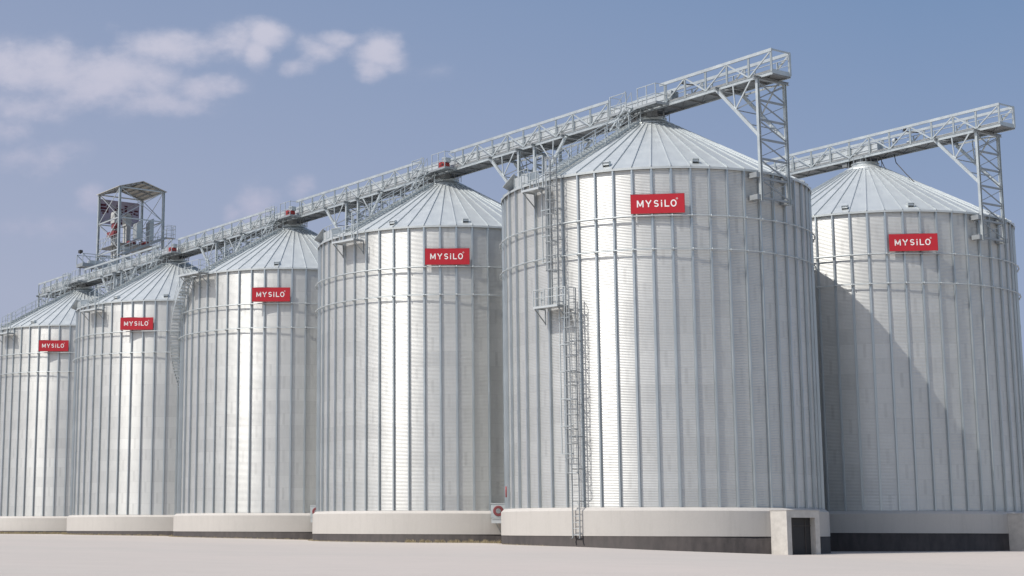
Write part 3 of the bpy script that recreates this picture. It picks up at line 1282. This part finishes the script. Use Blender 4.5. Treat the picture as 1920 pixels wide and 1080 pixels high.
# ------------------------------------------------------------------ curved stair on the third silo
sp = empty('curved_stair', (CS[3].x, CS[3].y, 0), 0)
tag(sp, 'narrow outside stair curving down round the left side of the middle silo', 'stair')
tr_ = MB()
st1 = MB()
st2 = MB()
hr = MB()
n = 66
a0, a1, z0_, z1_ = -147.5, -243.0, 23.45 + H, 5.0 + H
prev = None
for i in range(n):
    t = i / (n - 1)
    a = a0 + (a1 - a0) * t
    z = z0_ + (z1_ - z0_) * t
    e = pol(1, a, 0)
    tg = Vector((-e.y, e.x, 0))
    p = pol(11.56, a, z)
    vs = [p + e * x + tg * y + Vector((0, 0, h)) for h in (-.06, .02) for x, y in ((-.38, -.22), (.38, -.22), (.38, .22), (-.38, .22))]
    tr_.add(vs, [(0, 1, 2, 3), (7, 6, 5, 4), (0, 4, 5, 1), (1, 5, 6, 2), (2, 6, 7, 3), (3, 7, 4, 0)])
    cur = [pol(11.17, a, z), pol(11.95, a, z)]
    if prev:
        st1.bar(prev[0], cur[0], .04, .26)
        st2.bar(prev[1], cur[1], .04, .26)
        hr.tube(prev[1] + Vector((0, 0, 1.1)), cur[1] + Vector((0, 0, 1.1)), .022, 5)
        hr.tube(prev[1] + Vector((0, 0, .6)), cur[1] + Vector((0, 0, .6)), .018, 5)
    if i % 4 == 0:
        hr.bar(cur[1], cur[1] + Vector((0, 0, 1.1)), .04, .04)
        hr.bar(pol(10.86, a, z - .15), pol(11.95, a, z - .15), .05, .07)
        hr.bar(pol(10.86, a, z - .9), pol(11.7, a, z - .15), .05, .05)
    prev = cur
tr_.build('treads', 'casing', sp)
st1.build('stringer', 'galv', sp)
st2.build('stringer', 'galv', sp)
hr.build('handrail', 'galv', sp)
ep3 = empty('eave_platform', (CS[3].x, CS[3].y, 0), R_(-139.5))
tag(ep3, 'landing at the roof edge where the curved outside stair ends', 'platform', 'platforms at the silo eaves')
z = 23.6 + H
b = MB()
b.box(11.24, 12.5, -1.75, 1.55, z, z + .06)
b.box(12.45, 12.51, -1.75, 1.55, z - .12, z - .003)
b.build('deck', 'casing', ep3)
b = MB()
for h in (.6, 1.15):
    b.path([(11.3, 1.55, z + h), (12.47, 1.55, z + h), (12.47, -1.75, z + h)], .024)
for p in ((12.47, -1.75), (12.47, -.65), (12.47, .45), (12.47, 1.55), (11.35, 1.55)):
    b.bar((p[0], p[1], z), (p[0], p[1], z + 1.17), .05, .05)
b.build('handrail', 'galv', ep3)
for y in (-1.6, 0, 1.4):
    b = MB()
    b.bar((11.1, y, z - .08), (12.45, y, z - .08), .06, .1)
    b.bar((10.98, y, z - 1.2), (12.3, y, z - .15), .06, .06)
    b.build('bracket', 'galvd', ep3)


# ------------------------------------------------------------------ concrete portals
def portal(k, label, dw=0.0):
    root = row_empty('tunnel_portal', k, 0, dw, 0)
    tag(root, label, 'portal', 'concrete portals')
    gx = CS[k] + U * 12.6
    zg = gz(gx.x) - .35
    zt = 1.33 + H
    s1 = 12.55
    b = MB()
    y0, y1 = -1.33, 1.72
    b.box(10.95, s1, y0, y0 + .42, zg, zt)
    b.box(10.95, s1, y1 - .42, y1, zg, zt)
    b.box(10.95, s1, y0 + .42, y1 - .42, zt - .44, zt)
    o = b.build('concrete_frame', 'raw', root)
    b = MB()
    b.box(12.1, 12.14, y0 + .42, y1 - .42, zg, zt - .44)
    b.build('shade_panel', 'dark', root)  # near-black sheet stands in for the shade inside the opening
    b = MB()
    b.box(10.95, s1 + .03, y0 - .03, y1 + .03, zt + .0, zt + .035)
    b.build('coping', 'beige', root)
    b = MB()
    for y in (y0 + .9, y1 - .95):
        b.bar((12.17, y, zg + .3), (12.17, y, zt - .6), .06, .03)
    b.bar((12.2, y0 + .45, zt - .95), (12.2, y1 - .45, zt - .95), .02, .06)
    b.build('inner_frame', 'pitch', root)


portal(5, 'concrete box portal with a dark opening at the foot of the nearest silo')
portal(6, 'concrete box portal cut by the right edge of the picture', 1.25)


# ------------------------------------------------------------------ aeration fans
def fan(k, deg, rad, z, face_deg, label):
    p = CS[k] + pol(rad, deg, 0)
    root = empty('aeration_fan', (p.x, p.y, z + H), R_(face_deg))
    tag(root, label, 'fan', 'aeration fans between the silos')
    b = MB()                                 # local +x faces out
    b.box(-.4, .4, -.56, .56, -.45, .58)
    hx = b.build('housing', 'galv', root, bevel=.02)
    b = MB()
    MB().box(-.42, .43, -.6, .6, .6, .66).build('lid', 'casing', root)
    b.box(-.38, .42, -.5, .5, -.52, -.47)
    b.box(-.35, .36, -.54, .54, -.85, -.54)
    b.build('base', 'casing', root)
    b = MB()
    pts = []
    for i in range(24):
        a = 2 * PI * i / 24
        for rr, x in ((.40, .405), (.40, .44), (.35, .46), (.17, .42)):
            pts.append((x, rr * math.cos(a), rr * math.sin(a) + .07))
    fs = []
    for i in range(24):
        for j_ in range(3):
            fs.append((i * 4 + j_, ((i + 1) % 24) * 4 + j_, ((i + 1) % 24) * 4 + j_ + 1, i * 4 + j_ + 1))
    b.add(pts, fs)
    b.build('inlet_ring', 'oxide', root, True)
    b = MB()
    for rr in (.05, .09, .13, .17):
        b.path([(.46, rr * math.cos(2 * PI * i / 16), rr * math.sin(2 * PI * i / 16) + .07) for i in range(17)], .008, 4)
    b.tube((.41, 0, .07), (.45, 0, .07), .19, 16)
    b.build('grille', 'galvd', root)
    b = MB()
    b.bar((-.3, .5, -.1), (-1.0, 1.1, -.1), .5, .6)
    b.bar((-.1, .2, -.85), (.1, .6, -1.5), .06, .06)
    b.bar((-.1, -.2, -.85), (-.5, .2, -1.6), .05, .05)
    b.build('duct', 'galvd', root)


fan(4, -74.6, 12.0, 1.42, -96, 'square fan box with a red round inlet between the two nearest row silos')
fan(3, -76.8, 12.0, 1.55, -96, 'partly hidden fan box with a red round inlet beside the middle silo')
# slim red and white pipe at the left edge of the nearest silo
rp = MB()
p = CS[5] + pol(11.2, -172, 0)
rp.tube((p.x, p.y, 2.3 + H), (p.x, p.y, 3.05 + H), .05, 10)
tag(rp.build('fire_pipe', 'red', smooth=True), 'short red pipe at the left edge of the nearest silo, above the fan box', 'pipe')

# ------------------------------------------------------------------ head house tower
hh = empty('head_house_tower', (0, 0, 0), 0)
pt = CS[5] + U * -114.25 + NV * 12.25
hh.location = (pt.x, pt.y, .9)
hh.rotation_euler = (0, 0, UA)
tag(hh, 'tall open steel tower with sheet roof and machinery, behind the far silos', 'tower')
hx, hy = 3.35, 3.25
ztop = 45.5 + H - .9
zlv = [37.0 + H - .9, 41.35 + H - .9]
levels = [0, 6.5, 13, 19, 25, 29, 32.7 + H - .9] + zlv + [ztop]
for x in (-hx, hx):
    for y in (-hy, hy):
        b = MB()
        b.hbeam((x, y, 0), (x, y, ztop), .3, .3, side=(0, 1, 0), t=.04)
        b.build('leg', 'galv', hh)
b = MB()
for i, z in enumerate(levels[1:]):
    for (xa, ya), (xb, yb) in (((-hx, -hy), (hx, -hy)), ((hx, -hy), (hx, hy)), ((hx, hy), (-hx, hy)), ((-hx, hy), (-hx, -hy))):
        b.bar((xa, ya, z), (xb, yb, z), .12, .16)
        zl = levels[i]
        b.bar((xa, ya, zl), (xb, yb, z), .06, .10)
        b.bar((xb, yb, zl), (xa, ya, z), .05, .07)
b.build('bracing', 'galv', hh)
b = MB()                                     # gable roof, ridge along x
ov = .35
zr = ztop + 1.05
for sy in (-1, 1):
    vs = []
    for x in (-hx - ov, hx + ov):
        for y, z in ((sy * (hy + ov), ztop - .02), (0, zr)):
            vs.append((x, y, z))
            vs.append((x, y, z + .06))
    b.add(vs, [(0, 2, 6, 4), (1, 5, 7, 3), (0, 4, 5, 1), (2, 3, 7, 6), (0, 1, 3, 2), (4, 6, 7, 5)])
b.build('roof', 'roofu', hh)
b = MB()
for i in range(5):
    for sy in (-1, 1):
        y = sy * (hy + ov) * i / 4.4
        z = zr - (zr - ztop) * i / 4.4 - .10
        b.bar((-hx - ov, y, z), (hx + ov, y, z), .1, .14)
for x in (-hx, 0, hx):
    for sy in (-1, 1):
        b.bar((x, sy * (hy + .1), ztop), (x, 0, zr - .16), .1, .16)
b.build('roof_frame', 'galvd', hh)
b = MB()
b.box(-hx - .12, -hx - .08, -hy + .1, hy - .35, 41.6 + H - .9, 45.0 + H - .9)
bn = b.build('banner', 'banner', hh)
b = MB()
rr = random.Random(3)
xb = -hx - .07
frag = [(-2.9, -2.1, 44.0, 44.3), (-2.95, -2.0, 43.55, 43.85), (-2.8, -2.1, 43.2, 43.42), (-2.6, -2.2, 42.9, 43.1), (-1.95, -1.7, 43.1, 44.1),
        (-.75, -.2, 43.5, 43.95), (-.5, -.35, 44.1, 44.4), (.15, .5, 43.7, 43.9), (.1, .5, 43.3, 43.55), (.2, .45, 42.85, 43.1), (.72, 1.15, 44.2, 44.4), (.75, 1.1, 43.5, 44.1),
        (.7, 1.1, 43.15, 43.35), (.75, 1.15, 42.75, 42.95), (1.35, 1.95, 43.5, 43.7), (1.5, 1.9, 43.15, 43.35), (1.4, 1.95, 42.75, 42.95), (2.1, 2.4, 43.25, 43.5),
        (2.2, 2.8, 43.65, 43.9), (2.45, 2.8, 43.2, 43.35), (.1, .3, 42.2, 42.4), (.1, .5, 41.75, 42.0), (.6, 1.0, 42.2, 42.3), (.62, 1.0, 41.75, 42.1)]
for y0, y1, z0, z1 in frag:
    b.box(xb, xb + .02, y0 - .1, y1 - .1, z0 + H - .9 + .05, z1 + H - .9 + .05)
b.build('print', 'maroon', bn)
for z in (37.9, 33.0):
    MB().box(-hx + .15, hx - .15, -hy + .15, hy - .15, z + H - .9 - .05, z + H - .9 + .02).build('floor', 'grate', hh)
zf = 38.0 + H - .9
for cx_, cy_ in ((-.6, -2.0), (-1.6, .2)):      # bucket elevator heads
    b = MB()
    b.box(cx_ - .6, cx_ + .6, cy_ - .42, cy_ + .42, zf + 3.2, zf + 4.5)
    b.tube((cx_ - .6, cy_, zf + 4.5), (cx_ + .6, cy_, zf + 4.5), .42, 14)
    b.box(cx_ - .6, cx_ - .15, cy_ - .3, cy_ + .3, -.5, zf + 3.2)
    b.box(cx_ + .15, cx_ + .6, cy_ - .3, cy_ + .3, -.5, zf + 3.2)
    b.build('bucket_elevator', 'cream', hh)
for bx in ((.1, 1.1, -2.9, -2.35, zf + 2.3, zf + 3.0), (-1.2, 1.2, -2.95, -2.4, zf + 1.3, zf + 1.9), (1.5, 2.4, -1.2, -.2, zf + .1, zf + .5), (1.5, 2.6, .6, 1.6, zf + .1, zf + .55)):
    b = MB()
    b.box(*bx)
    x0_, x1_, y0_, y1_, z0q, z1q = bx
    b.tube((x1_, (y0_ + y1_) / 2, (z0q + z1q) / 2), (x1_ + .35, (y0_ + y1_) / 2, (z0q + z1q) / 2), .2, 10)
    b.build('drive_motor', 'oxide', hh)
for y0, y1, hgt in ((-.2, .6, 2.9), (1.75, 2.35, 3.3)):
    b = MB()
    b.box(1.2, 2.4, y0, y1, zf + .8, zf + hgt)
    b.add([(1.2, y0, zf + hgt), (2.4, y0, zf + hgt), (2.4, y1, zf + hgt), (1.2, y1, zf + hgt), (1.2, y1, zf + hgt + .6), (2.4, y1, zf + hgt + .6)],
          [(0, 1, 5, 4), (1, 2, 5), (0, 4, 3), (2, 3, 4, 5)])
    b.build('dust_filter', 'galv', hh)
b = MB()
for i in range(7):
    b.lathe([(.0, zf - 4.2 + .55 * i), (.55, zf - 4.1 + .55 * i), (.55, zf - 3.75 + .55 * i), (.45, zf - 3.7 + .55 * i)], 16)
for k_ in range(len(b.v)):
    b.v[k_] = (b.v[k_][0] + 2.2, b.v[k_][1] - 1.6, b.v[k_][2])
b.build('spiral_duct', 'casing', hh)
b = MB()                                     # stair flight on the front face and side landing
pa, pb = Vector((hx + .7, -hy + .2, 36.2 + H - .9)), Vector((hx + .7, hy + .0, 39.0 + H - .9))
for dx in (-.4, .4):
    b.bar(pa + Vector((dx, 0, 0)), pb + Vector((dx, 0, 0)), .06, .3)
for i in range(18):
    p = pa.lerp(pb, (i + .5) / 18)
    b.box(p.x - .38, p.x + .38, p.y - .13, p.y + .13, p.z, p.z + .04)
b.box(hx + .2, hx + 1.2, hy, hy + 1.3, 39.0 + H - .9, 39.07 + H - .9)
b.bar((hx, hy, 37.4 + H - .9), (hx + .7, hy + 1.2, 39.0 + H - .9), .08, .1)
b.box(hx + .2, hx + 1.2, -hy - .2, -hy + .3, 36.15 + H - .9, 36.22 + H - .9)
b.build('stair_flight', 'galvd', hh)
b = MB()
for dx in (-.42, .42):
    for h in (.6, 1.15):
        b.tube(pa + Vector((dx, 0, h)), pb + Vector((dx, 0, h)), .035, 6)
    for i in range(6):
        p = pa.lerp(pb, i / 5)
        b.bar(p + Vector((dx, 0, 0)), p + Vector((dx, 0, 1.15)), .05, .05)
zz = 39.0 + H - .9
for h in (.6, 1.25, 1.75):
    b.path([(hx + 1.2, hy, zz + h), (hx + 1.2, hy + 1.3, zz + h), (hx + .2, hy + 1.3, zz + h), (hx + .2, hy, zz + h)], .03)
for x, y in ((hx + 1.2, hy), (hx + 1.2, hy + .65), (hx + 1.2, hy + 1.3), (hx + .2, hy + 1.3), (hx + .7, hy + 1.3)):
    b.bar((x, y, zz), (x, y, zz + 1.78), .05, .05)
for z in (zf,):
    for h in (.6, 1.15):
        b.path([(-hx, -hy, z + h), (hx, -hy, z + h), (hx, hy, z + h), (-hx, hy, z + h)], .03)
    for i in range(9):
        for x, y in ((-hx + i * hx / 4, -hy), (hx, -hy + i * hy / 4)):
            b.bar((x, y, z), (x, y, z + 1.15), .05, .05)
b.build('handrail', 'galv', hh)

# cross gallery joining tower and main gallery, with a security camera on its corner
cg = row_empty('transfer_gallery', 5, -106, 0, 0)
tag(cg, 'short cross gallery with railings above the far end of the long gallery', 'conveyor gallery')
za, zb = 33.35 + H, 34.85 + H
b = MB()
b.box(-.9, .9, 1.4, 12.5, za - .05, za + .02)
b.box(-.95, -.9, 1.35, 12.5, za - .15, za + .3)
b.box(.9, .95, 1.35, 12.5, za - .15, za + .3)
b.box(-.9, .9, 1.35, 1.4, za - .15, za + .3)
b.build('walkway_deck', 'galvd', cg)
for x in (-.93, .93):
    b = MB()
    b.bar((x, 1.38, zb), (x, 12.5, zb), .07, .08)
    for i in range(7):
        y = 1.38 + 1.8 * i
        b.bar((x, y, za), (x, y, zb), .08, .1)
        if i < 6:
            b.bar((x, y, zb if i % 2 == 0 else za), (x, y + 1.8, za if i % 2 == 0 else zb), .07, .09)
    b.build('side_truss', 'galv', cg)
b = MB()
b.box(-.4, .4, 2.6, 12.4, za + .1, za + .8)
b.build('conveyor_casing', 'casing', cg)
b = MB()
for x in (-.8, .8):
    for y in (1.8, 3.4):
        b.bar((x, y, ZB - .1), (x, y, za - .06), .12, .12)
b.build('support_post', 'galvd', cg)
cc = MB()
cc.box(-.15, .45, 1.2, 1.55, zb + .12, zb + .5)
cc.tube((.1, 1.4, zb + .03), (.1, 1.4, zb + .14), .06, 8)
cc.tube((.4, 1.4, zb + .3), (.62, 1.4, zb + .28), .13, 10)
co = cc.build('security_camera', 'black')
co.location = cg.location
co.rotation_euler = (0, 0, UA)
tag(co, 'small dark camera box on the corner of the short cross gallery', 'security_camera')

# ------------------------------------------------------------------ dry grass at the plinths
gr = MB()
rg = random.Random(11)


def blades(k, a0, a1, dens, hmin, hmax, clump):
    n = int(abs(a1 - a0) * dens)
    for i in range(n):
        a = a0 + (a1 - a0) * rg.random()
        k1 = .5 + .5 * math.sin(a * 1.7 + k) * math.sin(a * .63 + 1.3)
        if rg.random() > clump + (1 - clump) * k1:
            continue
        r = 11.32 + rg.random() ** 1.6 * .45
        p = CS[k] + pol(r, a, 0)
        z = gz(p.x) - .02
        h = hmin + (hmax - hmin) * rg.random() * (.35 + .65 * k1)
        t = rg.random() * 2 * PI
        lean = Vector((rg.uniform(-.5, .5), rg.uniform(-.5, .5), 0)) * h
        w = Vector((math.cos(t), math.sin(t), 0)) * rg.uniform(.006, .016)
        b0 = Vector((p.x, p.y, z))
        mid = b0 + lean * .35 + Vector((0, 0, h * .65))
        tip = b0 + lean + Vector((0, 0, h))
        gr.add([b0 - w, b0 + w, mid + w * .7, mid - w * .7, tip], [(0, 1, 2, 3), (3, 2, 4)])


blades(4, -110, -60, 75, .08, .38, .15)
blades(4, -175, -112, 25, .05, .16, .1)
blades(1, -170, -60, 110, .12, .36, .8)
blades(2, -170, -60, 40, .08, .24, .2)
blades(3, -170, -70, 25, .05, .18, .1)
blades(5, -175, -140, 12, .05, .12, .1)
go_ = gr.build('dry_grass', 'straw')
tag(go_, 'dry yellow grass tufts along the foot of the silo plinths', 'grass', kind='stuff')
